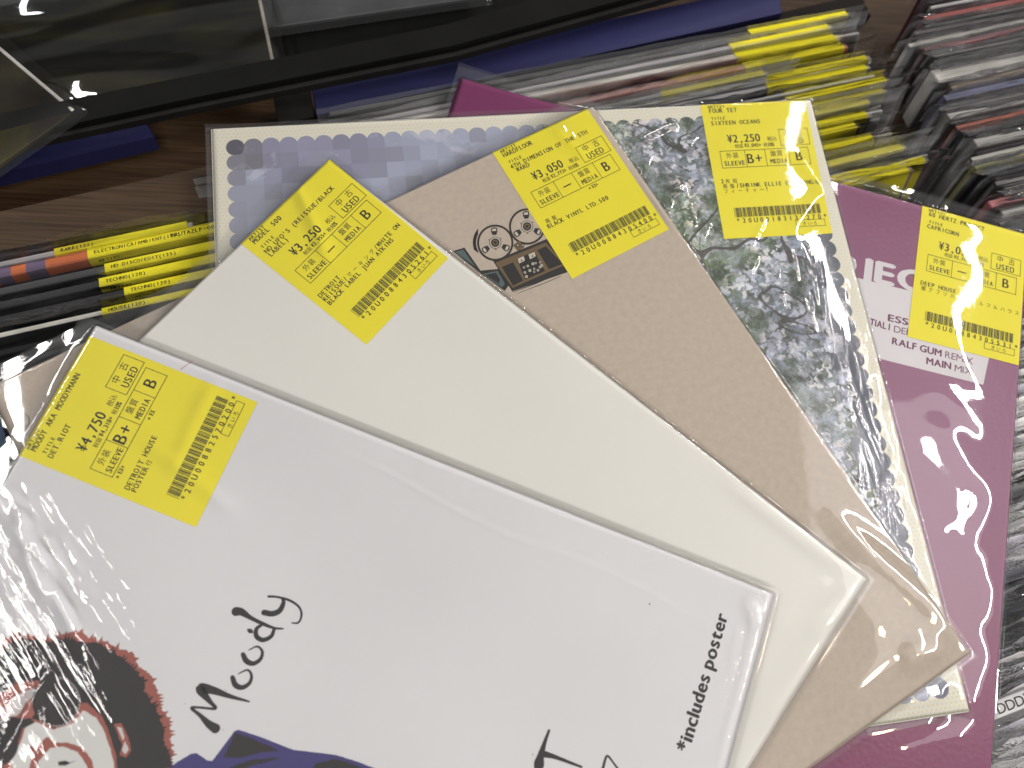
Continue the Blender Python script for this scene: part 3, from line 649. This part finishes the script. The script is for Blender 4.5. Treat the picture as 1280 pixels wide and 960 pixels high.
def wood(name, d, l, sc=1.0):
    m, nt, b = new_mat(name)
    tc = N(nt, 'ShaderNodeTexCoord'); mp = N(nt, 'ShaderNodeMapping'); mp.inputs['Rotation'].default_value = (0, 0, -ROWA); mp.inputs['Scale'].default_value = (3 * sc, 45 * sc, 20)
    L(nt, tc.outputs['Object'], mp.inputs[0])
    n1 = N(nt, 'ShaderNodeTexNoise', i_Scale=2.0, i_Detail=8.0, i_Roughness=.68, i_Distortion=.5); L(nt, mp.outputs[0], n1.inputs['Vector'])
    m3 = N(nt, 'ShaderNodeMapping'); m3.inputs['Rotation'].default_value = (0, 0, -ROWA); m3.inputs['Scale'].default_value = (25, 900, 20); L(nt, tc.outputs['Object'], m3.inputs[0])
    n3 = N(nt, 'ShaderNodeTexNoise', i_Scale=1.0, i_Detail=2.0); L(nt, m3.outputs[0], n3.inputs['Vector'])
    c = ramp(nt, n1.outputs[0], [(.3, d), (.5, tuple((x + y) / 2 for x, y in zip(d, l))), (.68, l)])
    L(nt, mix(nt, .55, c, ramp(nt, n3.outputs[0], [(.35, (.35, .33, .3)), (.6, (1, 1, 1))]), 'MULTIPLY'), b.inputs['Base Color']); b.inputs['Roughness'].default_value = .5; b.inputs['Specular IOR Level'].default_value = .2
    bp = N(nt, 'ShaderNodeBump', i_Strength=.6, i_Distance=.0002); L(nt, n3.outputs[0], bp.inputs['Height']); L(nt, bp.outputs[0], b.inputs['Normal'])
    return m
M_WOOD = wood('dark_wood', (.030, .017, .009), (.10, .058, .030)); M_WOOD2 = wood('rim_wood', (.040, .024, .013), (.078, .048, .027))
M_BLUE = paper('blue_board', (.016, .018, .085), .6, .08, 14, .03); M_BLK2 = paper('black_plastic', (.006, .006, .006), .6, .1, 40, .03, spec=.12); M_DG = paper('dark_grey_plastic', (.018, .017, .016), .5, .1, 40, .03, spec=.12)
M_GAP = paper('dark_brown_board', (.012, .009, .008), .6, .1, 30, .03, spec=.12)
sh = prism('shelf_board', [(-260, 420), (-260, -420), (1560, -420), (1560, 60), (700, 300)], -.055, .02, M_WOOD, None); tag(sh, kind='structure')
fl_ = prism('bin_floor', [(-500, 1250), (-500, 100), (1700, -200), (1700, 1250)], -.345, .01, M_GAP, None); tag(fl_, kind='structure')
fb = thing('record_bin', 'dark wood record bin holding the upright records under the fan', 'record bin'); fb.location = onz(130, 290, -.33); bpy.context.view_layer.update()
def keep(o, p):
    o.parent = p; o.matrix_parent_inverse = p.matrix_world.inverted(); return o
keep(prism('rim_board', [(-120, 336), (290, 260), (290, 201), (-120, 290)], -.016, .31, M_WOOD2, None), fb)
keep(prism('back_board', [(410, 166), (1090, 18), (1078, -8), (400, 148)], -.042, .29, M_GAP, None), fb)
keep(prism('divider_board', [(1060, 10), (1000, 18), (985, -40), (1220, -80), (1160, 10), (1110, 110), (1090, 60)], -.06, .27, M_WOOD, None), fb)
bp1 = prism('blue_board', [(-120, 244), (193, 171), (181, 147), (-120, 210)], -.038, .012, M_BLUE, None, .0006); tag(bp1, 'short blue board lying on the wood left of the cream dotted sleeve', 'board', 'blue boards between the bins')
bp2 = prism('blue_board', [(396, 145), (978, 16), (972, -20), (388, 103)], -.034, .012, M_BLUE, None, .0006); tag(bp2, 'long blue board lying on the wood above the fanned sleeves', 'board', 'blue boards between the bins')
ds = prism('grey_strip', [(348, 156), (393, 146), (386, 103), (340, 112)], -.036, .010, M_DG, None, .0006); tag(ds, 'dark grey strip against the left end of the long blue board', 'strip')
rb = thing('rear_bin', 'black rear record bin with a rail along its near edge', 'record bin'); rb.location = onz(200, 100, -.09); bpy.context.view_layer.update()
keep(prism('front_rail', [(-120, 200), (235, 124), (570, 57), (1000, -60), (995, -95), (560, 30), (230, 96), (-120, 165)], -.012, .006, M_BLK2, None, .002), rb)
keep(prism('rail_lip', [(-120, 213), (235, 137), (570, 70), (1000, -48), (1000, -58), (570, 58.5), (235, 125.5), (-120, 201.5)], -.017, .005, M_DG, None, .0012), rb)
keep(prism('inner_panel', [(-200, 190), (300, 110), (1000, -80), (1500, -220), (1400, -600), (-300, -600)], -.0505, .012, M_BLK2, None), rb)

# ---------------------------------------------------------------- upright records
F_BG = film('clear_film_thin', rough=.08, haze=.13, base_bump=.7, fine=2.5)
F_BG2 = film('clear_film_crinkled', rough=.10, haze=.24, base_bump=1.6, fine=6.0)
F_CL = film('clear_film_glossy', rough=.04, haze=.012, base_bump=.6, fine=1.0)
F_DK = film('clear_film_dark_bag', rough=.03, haze=.002, base_bump=.1)
CM = {}
def card(col, key=None):
    k = tuple(round(c, 3) for c in col)
    if k not in CM: CM[k] = paper('card_print', col, .5, .12, 35, .01, 900, aniso=(.25, 1, 1))
    return CM[k]
def wavy_sheet(x0, x1, z0, z1, y, seed, nx, nz, amp, bend=0.0):
    rg = np.random.RandomState(seed); V = []; Fc = []
    xs = np.linspace(x0, x1, nx); zs = np.linspace(z0, z1, nz); ph = rg.uniform(0, 6.28, 8); kk = rg.uniform(30, 170, 8)
    for j, z in enumerate(zs):
        for i, x in enumerate(xs):
            w = sum(math.sin(kk[n] * x + ph[n] + z * kk[7 - n] * (n % 3)) for n in range(5)) / 5
            e = math.sin(kk[5] * 3 * x + ph[5]) * math.sin(kk[6] * 2 * z + ph[6]) * .35
            yy_, zz_ = y + amp * (w + e) * (1 if z > 0 else .35), z + (amp * .8 * math.sin(kk[2] * x + ph[3]) if j == nz - 1 else 0)
            if z > .0012: d_ = zz_ - .0012; g_ = bend * (.7 + .3 * w); yy_ -= d_ * math.sin(g_); zz_ = .0012 + d_ * math.cos(g_) + .0006 * (w + 1)
            V.append((x + e * .0008, yy_, zz_))
    for j in range(nz - 1):
        for i in range(nx - 1): k = j * nx + i; Fc.append((k, k + 1, k + nx + 1, k + nx))
    return V, Fc
def upright(px, py, z, label, cat='record', lab=None, front=(.5, .5, .5), edge=None, thick=.0032, lean=14, left=False, fm=None, seed=0, up=.007, side=.007, group=None, dang=0, height=.315, patches=(), width=.315, lw=.064, bend=0.0):
    """px, py = pixel of the label's (or with left=True the cover's) upper left corner, at height z"""
    r = ROWV.copy(); r.rotate(Matrix.Rotation(math.radians(dang), 3, 'Z')); P = onz(px, py, z)
    x1 = width if left else lw + .003
    root = thing('upright_record', label, cat, group)
    org = P + r * x1                                             # right top corner
    root.matrix_world = Matrix.Translation(org) @ Matrix.Rotation(math.atan2(r.y, r.x), 4, 'Z') @ Matrix.Rotation(math.radians(-lean), 4, 'X')
    V, Fc = slab_geo(-width, 0, -height, 0, thick, 0, .0004); cv = mesh('sleeve_cover', V, Fc, card(front), root)
    if edge:
        V, Fc = slab_geo(-width + .0008, .0003, -.0006, -.0008, thick - .0003, .00012, .0001); mesh('top_edge', V, Fc, card(edge), cv)
        V, Fc = slab_geo(-width - .0001, .0003, -height + .001, -width + .0006, thick - .0003, -.001, .00005); mesh('side_edge', V, Fc, card(edge), cv)
    for a, b_, c_ in patches:                                    # colour fields of the cover: from x a to b (m from the left)
        V, Fc = slab_geo(-width + a, -.0002, -.06, -width + b_, thick + .0001, .0002, .00005); mesh('cover_print', V, Fc, card(c_), cv)
    if lab is not None:
        xl, xr = -.003 - lw, -.003; t = thick + .0005; f = -.0005
        prof = [(t, -.008), (t, .0006), (f, .0006), (f, -.0035), (f, -.04)]
        V = [(x, y, zz) for x in (xl, xr) for y, zz in prof]; k = len(prof)
        Fc = [(i, i + 1, k + i + 1, k + i) for i in range(k - 1)]
        lo_ = mesh('price_label', V, Fc, M_YEL, root)
        tx = MB()
        def top(u, v): return (xl + u * .001, t - v * .001 if 0 else (f + (t - f) * .5 + (-v) * .001), .0007)
        def fr(u, v): return (xl + u * .001, f - .0001, -v * .001)
        if lab: put(tx, lab[0], 3, .9, 2.0, 1.75, top, off=.006)
        if lab and len(lab) > 1: put(tx, lab[1], 40, .9, 2.4, 2.0, top, off=.006)
        put(tx, 'ARTIST', 4, 3.0, 1.7, 1.75, fr, off=.006)
        tx.build('label_print', M_INK, lo_)
    V1, F1 = wavy_sheet(-width - side * .6, side, -.05, up, -.0014, seed, 90, 15, .0014, bend)
    V2, F2 = wavy_sheet(-width - side * .6, side, -.012, up, thick + .0014, seed + 50, 40, 4, .0012, bend)
    k = len(V1); b_ = mesh('plastic_bag', V1 + V2, F1 + [tuple(i + k for i in f_) for f_ in F2], fm or F_BG, root, True)
    return root
GL, GM, GR, GB = 'upright records under the left end of the fan', 'upright records behind the fan', 'upright records in the right column', 'upright records under the right edge of the purple sleeve'
def q5(x, y): return (x / 3.43, 200 + y / 3.43)
upright(*q5(235, 408), -.016, 'upright record with pale grey edge, rearmost under the left end', lab=['RARE(122)'], front=(.30, .29, .30), edge=(.55, .54, .55), seed=1, group=GL, fm=F_CL)
upright(*q5(378, 425), -.015, 'upright record with orange cover and purple stripes beside its yellow label', lab=['ELECTRONICA/AMBIENT(125)', 'BRUTAZLP=001'], front=(.62, .15, .055), edge=(.60, .16, .06), seed=2, group=GL, fm=F_CL, thick=.006,
        patches=[(.18, .2055, (.62, .15, .055)), (.2055, .212, (.16, .12, .20)), (.219, .228, (.16, .12, .20)), (.10, .16, (.16, .12, .20))])
upright(*q5(452, 482), -.015, 'upright black record with worn silvery edge and yellow label', lab=['HD DISCO/EDIT(125)'], front=(.012, .012, .013), edge=(.07, .07, .075), seed=3, group=GL, fm=F_CL, thick=.0045)
upright(*q5(428, 545), -.014, 'upright black record with yellow techno label', lab=['TECHNO(120)'], front=(.010, .010, .012), edge=(.035, .035, .04), seed=4, group=GL, fm=F_CL, thick=.0045)
upright(*q5(535, 580), -.014, 'upright dark charcoal record whose yellow label starts farthest right', lab=['TECHNO(120)'], front=(.02, .02, .023), edge=(.03, .03, .034), seed=5, group=GL, fm=F_CL, thick=.004)
upright(*q5(440, 665), -.013, 'upright black record with a cream white top edge', lab=['HOUSE(120)'], front=(.008, .008, .008), edge=(.66, .64, .58), seed=6, group=GL, fm=F_CL, thick=.0032)
upright(*q5(300, 770), -.013, 'upright black record without label in a glossy bag', front=(.008, .008, .010), seed=7, group=GL, fm=F_CL)
upright(*q5(180, 850), -.013, 'nearest upright dark grey record left of the portrait sleeve', front=(.015, .016, .02), seed=8, group=GL, fm=F_CL)
upright(*q5(100, 960), -.013, 'upright black record peeping out below the kraft corner at the left edge', front=(.008, .008, .010), seed=9, group=GL, fm=F_CL)
MID = [(938, 43, (.04, .04, .045), (.10, .10, .10), 'black', 1), (914, 61, (.25, .25, .26), (.40, .39, .40), 'light grey', 1), (921, 73, (.62, .60, .56), (.66, .64, .60), 'thick white', 1),
       (932, 86, (.48, .12, .11), (.55, .30, .27), 'salmon red', 1), (961, 100, (.42, .42, .42), (.6, .6, .58), 'mid grey', 1), (828, 121, (.35, .34, .33), (.5, .5, .48), 'dull grey', 1), (960, 111, (.08, .08, .10), (.5, .5, .52), 'white edged black', 1),
       (985, 128, (.05, .05, .05), (.3, .3, .3), 'silver edged black', 1), (982, 143, (.2, .2, .22), (.5, .5, .5), 'smoky grey', 1), (962, 157, (.04, .05, .07), (.2, .2, .2), 'blue black', 1), (958, 172, (.5, .48, .44), (.6, .58, .5), 'ivory', 1),
       (944, 188, (.05, .05, .05), (.1, .1, .1), 'matt black', 1), (965, 203, (.14, .12, .12), (.4, .38, .36), 'brown grey', 1), (1003, 216, (.3, .3, .1), (.5, .5, .3), 'olive', 1), (1030, 229, (.1, .1, .1), (.3, .3, .3), 'charcoal', 1), (1010, 245, (.3, .2, .2), (.4, .3, .3), 'rose grey', 1)]
ords = ['first', 'second', 'third', 'fourth', 'fifth', 'sixth', 'seventh', 'eighth', 'ninth', 'tenth', 'eleventh', 'twelfth', 'thirteenth', 'fourteenth', 'fifteenth', 'sixteenth']
for i, (x, y, f, e, nm, l) in enumerate(MID):
    upright(x, y, -.016, f'{nm} upright record with yellow label, {ords[i]} from the rear behind the fan', lab=[''] , front=f, edge=e, seed=20 + i, group=GM, lean=18, bend=[1.1, .5, 1.3, .9][i % 4],
            fm=[F_BG, F_BG2, F_CL, F_CL][i % 4], up=(.010 + .003 * (i % 3 == 0)) if i > 2 else .004, side=.010 + .005 * (i % 4 == 1), dang=[0, .6, -.5, .4][i % 4], thick=.0045 if i in (2, 3) else .0034)
MF = ['ash white', 'pale silver', 'milky', 'dark slate', 'off white', 'greyish pink', 'silvery', 'sooty black', 'light taupe', 'frosted white', 'dull nickel', 'chalk white', 'dark plum', 'pale straw']
for i, nm2 in enumerate(MF):
    if i not in (1, 4, 6, 9, 11, 13): continue
    (x0, y0), (x1, y1) = MID[i][:2], MID[i + 1][:2]; g = [.55, .5, .6, .06, .68, .45, .5, .03, .4, .68, .3, .70, .12, .6][i]
    upright(945 + [8, 2, 22, 30, 12, 38, 20, 36, 14, 28, 16, 40, 66, 84][i], [51, 66, 79, 92, 103, 110, 121, 136, 151, 166, 181, 196, 211, 223][i] + 1, -.0165, f'thin {nm2} unlabelled record just behind the {MID[i + 1][4]} one with yellow label', front=(g, g * .97, g * .96), edge=(min(.75, g + .12),) * 3, thick=.0020,
            lean=18, seed=220 + i, group=GM, fm=F_CL, up=.004, side=.012, bend=.8)
def q4(x, y): return (960 + x / 4, y / 4)
rn_f = random.Random(5)
RT = [((800, -20), (.16, .02, .04), (.10, .015, .03), .006, 'dark maroon'), ((785, 108), (.05, .015, .02), (.42, .08, .07), .004, 'black with red edge'), ((735, 175), (.12, .1, .13), (.2, .18, .22), .003, 'mauve grey'), ((708, 240), (.30, .28, .28), (.66, .64, .60), .0035, 'white edged grey'),
      ((785, 262), (.30, .06, .08), (.45, .22, .25), .0035, 'pinkish red'), ((835, 320), (.03, .03, .035), (.2, .2, .2), .003, 'soft black'), ((870, 352), (.06, .06, .07), (.30, .29, .32), .004, 'dusty grey'), ((850, 405), (.45, .43, .41), (.74, .72, .68), .009, 'thick white box-like'),
      ((925, 455), (.30, .20, .12), (.50, .36, .22), .004, 'tan'), ((890, 505), (.10, .05, .16), (.22, .24, .42), .0045, 'lavender blue'), ((862, 560), (.07, .06, .08), (.30, .30, .32), .0035, 'smoke grey'), ((910, 600), (.25, .23, .20), (.74, .72, .68), .0065, 'thick white gatefold'),
      ((945, 650), (.03, .03, .04), (.55, .14, .08), .003, 'orange edged black'), ((1000, 685), (.02, .02, .025), (.10, .10, .12), .0035, 'jet black'), ((1048, 738), (.30, .29, .28), (.60, .59, .57), .008, 'thick pale grey'), ((1020, 808), (.05, .05, .06), (.55, .55, .5), .003, 'grey edged black'),
      ((1040, 850), (.20, .20, .04), (.42, .42, .12), .004, 'yellow green'), ((1100, 885), (.01, .015, .03), (.04, .05, .08), .004, 'navy black'), ((1140, 930), (.03, .03, .04), (.3, .3, .3), .003, 'graphite'), ((1180, 985), (.05, .04, .05), (.35, .32, .35), .003, 'lilac grey'),
      ((1120, 1040), (.50, .08, .12), (.62, .18, .20), .005, 'bright pink red'), ((1180, 1085), (.35, .34, .33), (.6, .6, .58), .004, 'silver grey'), ((1160, 1130), (.03, .03, .03), (.4, .4, .4), .004, 'dull black'), ((1230, 1150), (.15, .08, .12), (.3, .2, .25), .004, 'plum')]
for i, (p, f, e, th, nm) in enumerate(RT):
    f, e = [tuple(v * .72 + .28 * sum(c_) / 3 for v in c_) for c_ in (f, e)]
    upright(*q4(*p), -.016, f'{nm} upright record in the right column near the top corner', front=f, edge=e, thick=th, left=True, lean=9, seed=60 + i, group=GR, fm=F_BG2 if i % 2 else F_BG, up=.008 + .002 * (i % 3), side=.009, bend=[.9, 1.3, .6][i % 3], dang=[1.0, 0, -1, .5][i % 4])
FILL = ['pearl grey', 'slate', 'milky white', 'steel grey', 'dove grey', 'ink black', 'cream', 'faded blue', 'smoked', 'bone', 'gunmetal', 'pale pink', 'sooty', 'frosted', 'mushroom', 'stone grey', 'cloudy', 'cinder', 'ice grey', 'dusky', 'chalky', 'leaden', 'nickel']
for i, nm2 in enumerate(FILL):
    (x0, y0), (x1, y1) = RT[i][0], RT[i + 1][0]; g = rn_f.uniform(.10, .35) if i % 3 else rn_f.uniform(.5, .7); k = g * .9
    upright(*q4((x0 + x1) / 2 + rn_f.uniform(8, 30), (y0 + y1) / 2), -.018, f'thin {nm2} record wedged behind the {RT[i + 1][4]} one, right column', front=(k, k * .97, k), edge=(g + .1, g + .09, g + .1), thick=.0022, left=True, lean=9, seed=160 + i, group=GR, fm=F_CL, up=.006, side=.009, bend=.9)
rn = random.Random(8)
cols = [('white edged', (.6, .6, .6), (.76, .75, .75)), ('silver grey', (.45, .45, .45), (.6, .6, .62)), ('black', (.02, .02, .02), (.03, .03, .03)), ('pearl', (.5, .5, .5), (.62, .60, .62)), ('charcoal', (.06, .06, .07), (.12, .12, .13)),
        ('pale lilac', (.3, .28, .33), (.5, .48, .56)), ('cool grey', (.2, .2, .22), (.35, .35, .38)), ('ash', (.4, .4, .4), (.55, .55, .54)), ('inky', (.015, .015, .02), (.05, .05, .07))]
yy = 300
ON = ['first', 'second', 'third', 'fourth', 'fifth', 'sixth', 'seventh', 'eighth', 'ninth', 'tenth', 'eleventh', 'twelfth', 'thirteenth', 'fourteenth', 'fifteenth', 'sixteenth', 'seventeenth', 'eighteenth', 'nineteenth', 'twentieth']
ON += ['twenty-' + k for k in ON[:9]] + ['thirtieth'] + ['thirty-' + k for k in ON[:9]] + ['fortieth'] + ['forty-' + k for k in ON[:9]] + ['fiftieth'] + ['fifty-' + k for k in ON[:9]] + ['sixtieth'] + ['sixty-' + k for k in ON[:9]]
i = 0
seq = [4, 8, 2, 4, 8, 2, 2, 4, 6, 2, 4, 3, 6, 4, 1, 3, 4, 0, 6, 5, 0, 1, 3, 0, 6, 7, 1, 3, 0, 2, 2, 4, 1, 7, 0, 6, 6, 5, 1, 6]
while yy < 985:
    c = cols[seq[i % len(seq)]]
    o = upright(1222, yy + 8, -.012, f'{c[0]} record, {ON[i]} down the column that pokes out right of the purple sleeve', front=tuple(v * .8 + .02 for v in c[1]), edge=c[2], thick=[.0034, .0048, .004][i % 3], left=True, lean=4, seed=100 + i, group=GB, fm=F_CL if i % 3 else F_BG, up=.005, side=.006, bend=1.2, dang=rn.uniform(-.8, .8))
    yy += [9, 12, 8, 13][i % 4]; i += 1
P = onz(1249, 893, -.006); Q = onz(1292, 876, -.006)
sp = thing('upright_record', 'upright record with black letters on its pale spine at the lower right edge', 'record', GB); sp.location = P; sp.rotation_euler = (0, 0, math.atan2(Q.y - P.y, Q.x - P.x))
V, Fc = slab_geo(-.012, -.0015, -.315, .303, .0058, 0, .0004); cv = mesh('sleeve_cover', V, Fc, card((.55, .55, .56)), sp)
mb = MB(); prop_text(mb, 'DDD35', (0, 0), (.0205, 0), .0043, .0, .0002); mb.build('spine_print', M_INK, cv)

# ---------------------------------------------------------------- records lying in the rear bin
def flat(corner, along, z, label, m, thick=.003, tilt=(0, 0), edge=None, film_m=None, fn=None, right=True):
    """corner = near right corner pixel, along = pixel farther left on the near edge"""
    c = onz(*corner, z); a = onz(*along, z); X = (c - a).normalized()
    root = thing('flat_record', label, 'record', 'records lying in the rear bin')
    root.matrix_world = Matrix.Translation(c) @ Matrix.Rotation(math.atan2(X.y, X.x), 4, 'Z') @ Matrix.Rotation(math.radians(tilt[0]), 4, 'X') @ Matrix.Rotation(math.radians(tilt[1]), 4, 'Y')
    V, Fc = slab_geo(-S, 0, -thick, 0, S, 0, .0005); cv = mesh('sleeve_cover', V, Fc, m, root)
    if edge: V, Fc = slab_geo(-.0014, .001, -thick - .0002, .0004, S - .001, .0004, .0003); mesh('side_edge', V, Fc, edge, cv)
    nx = 90; xs = np.linspace(-S - .004, .007, nx); ys = np.linspace(-.006, S, nx); X_, Y_ = np.meshgrid(xs, ys)
    H = .0016 + fn(X_, Y_); e = np.clip(np.minimum(.0085 - X_, Y_ + .0075) / .006, 0, 1); Z = -.0015 + (H + .0015) * e * e * (3 - 2 * e)
    Z = np.where((X_ < .001) & (Y_ > -.001), np.maximum(Z, .0007), Z)
    V = np.stack([X_, Y_, Z], -1).reshape(-1, 3).tolist()
    mesh('plastic_bag', V, [(j * nx + i_, j * nx + i_ + 1, (j + 1) * nx + i_ + 1, (j + 1) * nx + i_) for j in range(nx - 1) for i_ in range(nx - 1)], film_m or F_DK, root, True)
    return root
m, nt, b = new_mat('black_cover_olive_reflections'); b.inputs['Roughness'].default_value = .4
tc = N(nt, 'ShaderNodeTexCoord'); mp = N(nt, 'ShaderNodeMapping'); mp.inputs['Scale'].default_value = (12, 50, 1); L(nt, tc.outputs['Object'], mp.inputs[0])
n1 = N(nt, 'ShaderNodeTexNoise', i_Scale=1.0, i_Detail=2.0, i_Distortion=.8); L(nt, mp.outputs[0], n1.inputs['Vector'])
L(nt, ramp(nt, n1.outputs[0], [(.44, (.005, .005, .005)), (.57, (.014, .013, .004)), (.70, (.028, .026, .005))]), b.inputs['Base Color']); b.inputs['Specular IOR Level'].default_value = .15; MBK = m  # olive streaks on the black cover are painted-in reflections of the yellow labels
m, nt, b = new_mat('dark_painted_cover_print'); b.inputs['Roughness'].default_value = .4
tc = N(nt, 'ShaderNodeTexCoord'); n1 = N(nt, 'ShaderNodeTexNoise', i_Scale=16.0, i_Detail=4.0, i_Distortion=.6); L(nt, tc.outputs['Object'], n1.inputs['Vector'])
L(nt, ramp(nt, n1.outputs[0], [(.35, (.008, .007, .007)), (.5, (.03, .022, .010)), (.6, (.055, .05, .012)), (.7, (.07, .02, .018))]), b.inputs['Base Color']); b.inputs['Specular IOR Level'].default_value = .15; MPT = m
m, nt, b = new_mat('cloudy_cover_print'); b.inputs['Roughness'].default_value = .5
tc = N(nt, 'ShaderNodeTexCoord'); n1 = N(nt, 'ShaderNodeTexNoise', i_Scale=14.0, i_Detail=5.0, i_Roughness=.6); L(nt, tc.outputs['Object'], n1.inputs['Vector'])
L(nt, ramp(nt, n1.outputs[0], [(.35, (.02, .022, .025)), (.6, (.06, .065, .07)), (.7, (.12, .12, .12))]), b.inputs['Base Color']); MCL = m
def waves(seed, amp, ky, kx):
    def fn(X, Y): return amp * (np.sin(ky * Y + 14 * X + seed + .8 * np.sin(kx * X + seed)) + .7 * np.sin(ky * 1.9 * Y - 9 * X + 2 * seed) + .5 * np.sin(kx * 2.3 * X + 30 * Y)) * (.4 + .6 * np.clip((-X) / .12, 0, 1) ** .5)
    return fn
flat((600, -4), (345, 33), -.040, 'dark grey cloudy record in clear bag at the top, right of the black bagged one', MCL, fn=waves(5, .0010, 60, 30))
flat((345, 92), (98, 129), -.026, 'glossy black record in rippled clear bag at the upper left', MBK, tilt=(-8, -1), fn=waves(2, .0022, 95, 26), edge=card((.35, .33, .28)))
flat((94, 139), (-31, 234), -.012, 'dark record with white right edge at the upper left corner', MPT, tilt=(-6, 3), fn=waves(7, .0011, 60, 45), edge=card((.75, .74, .70)))
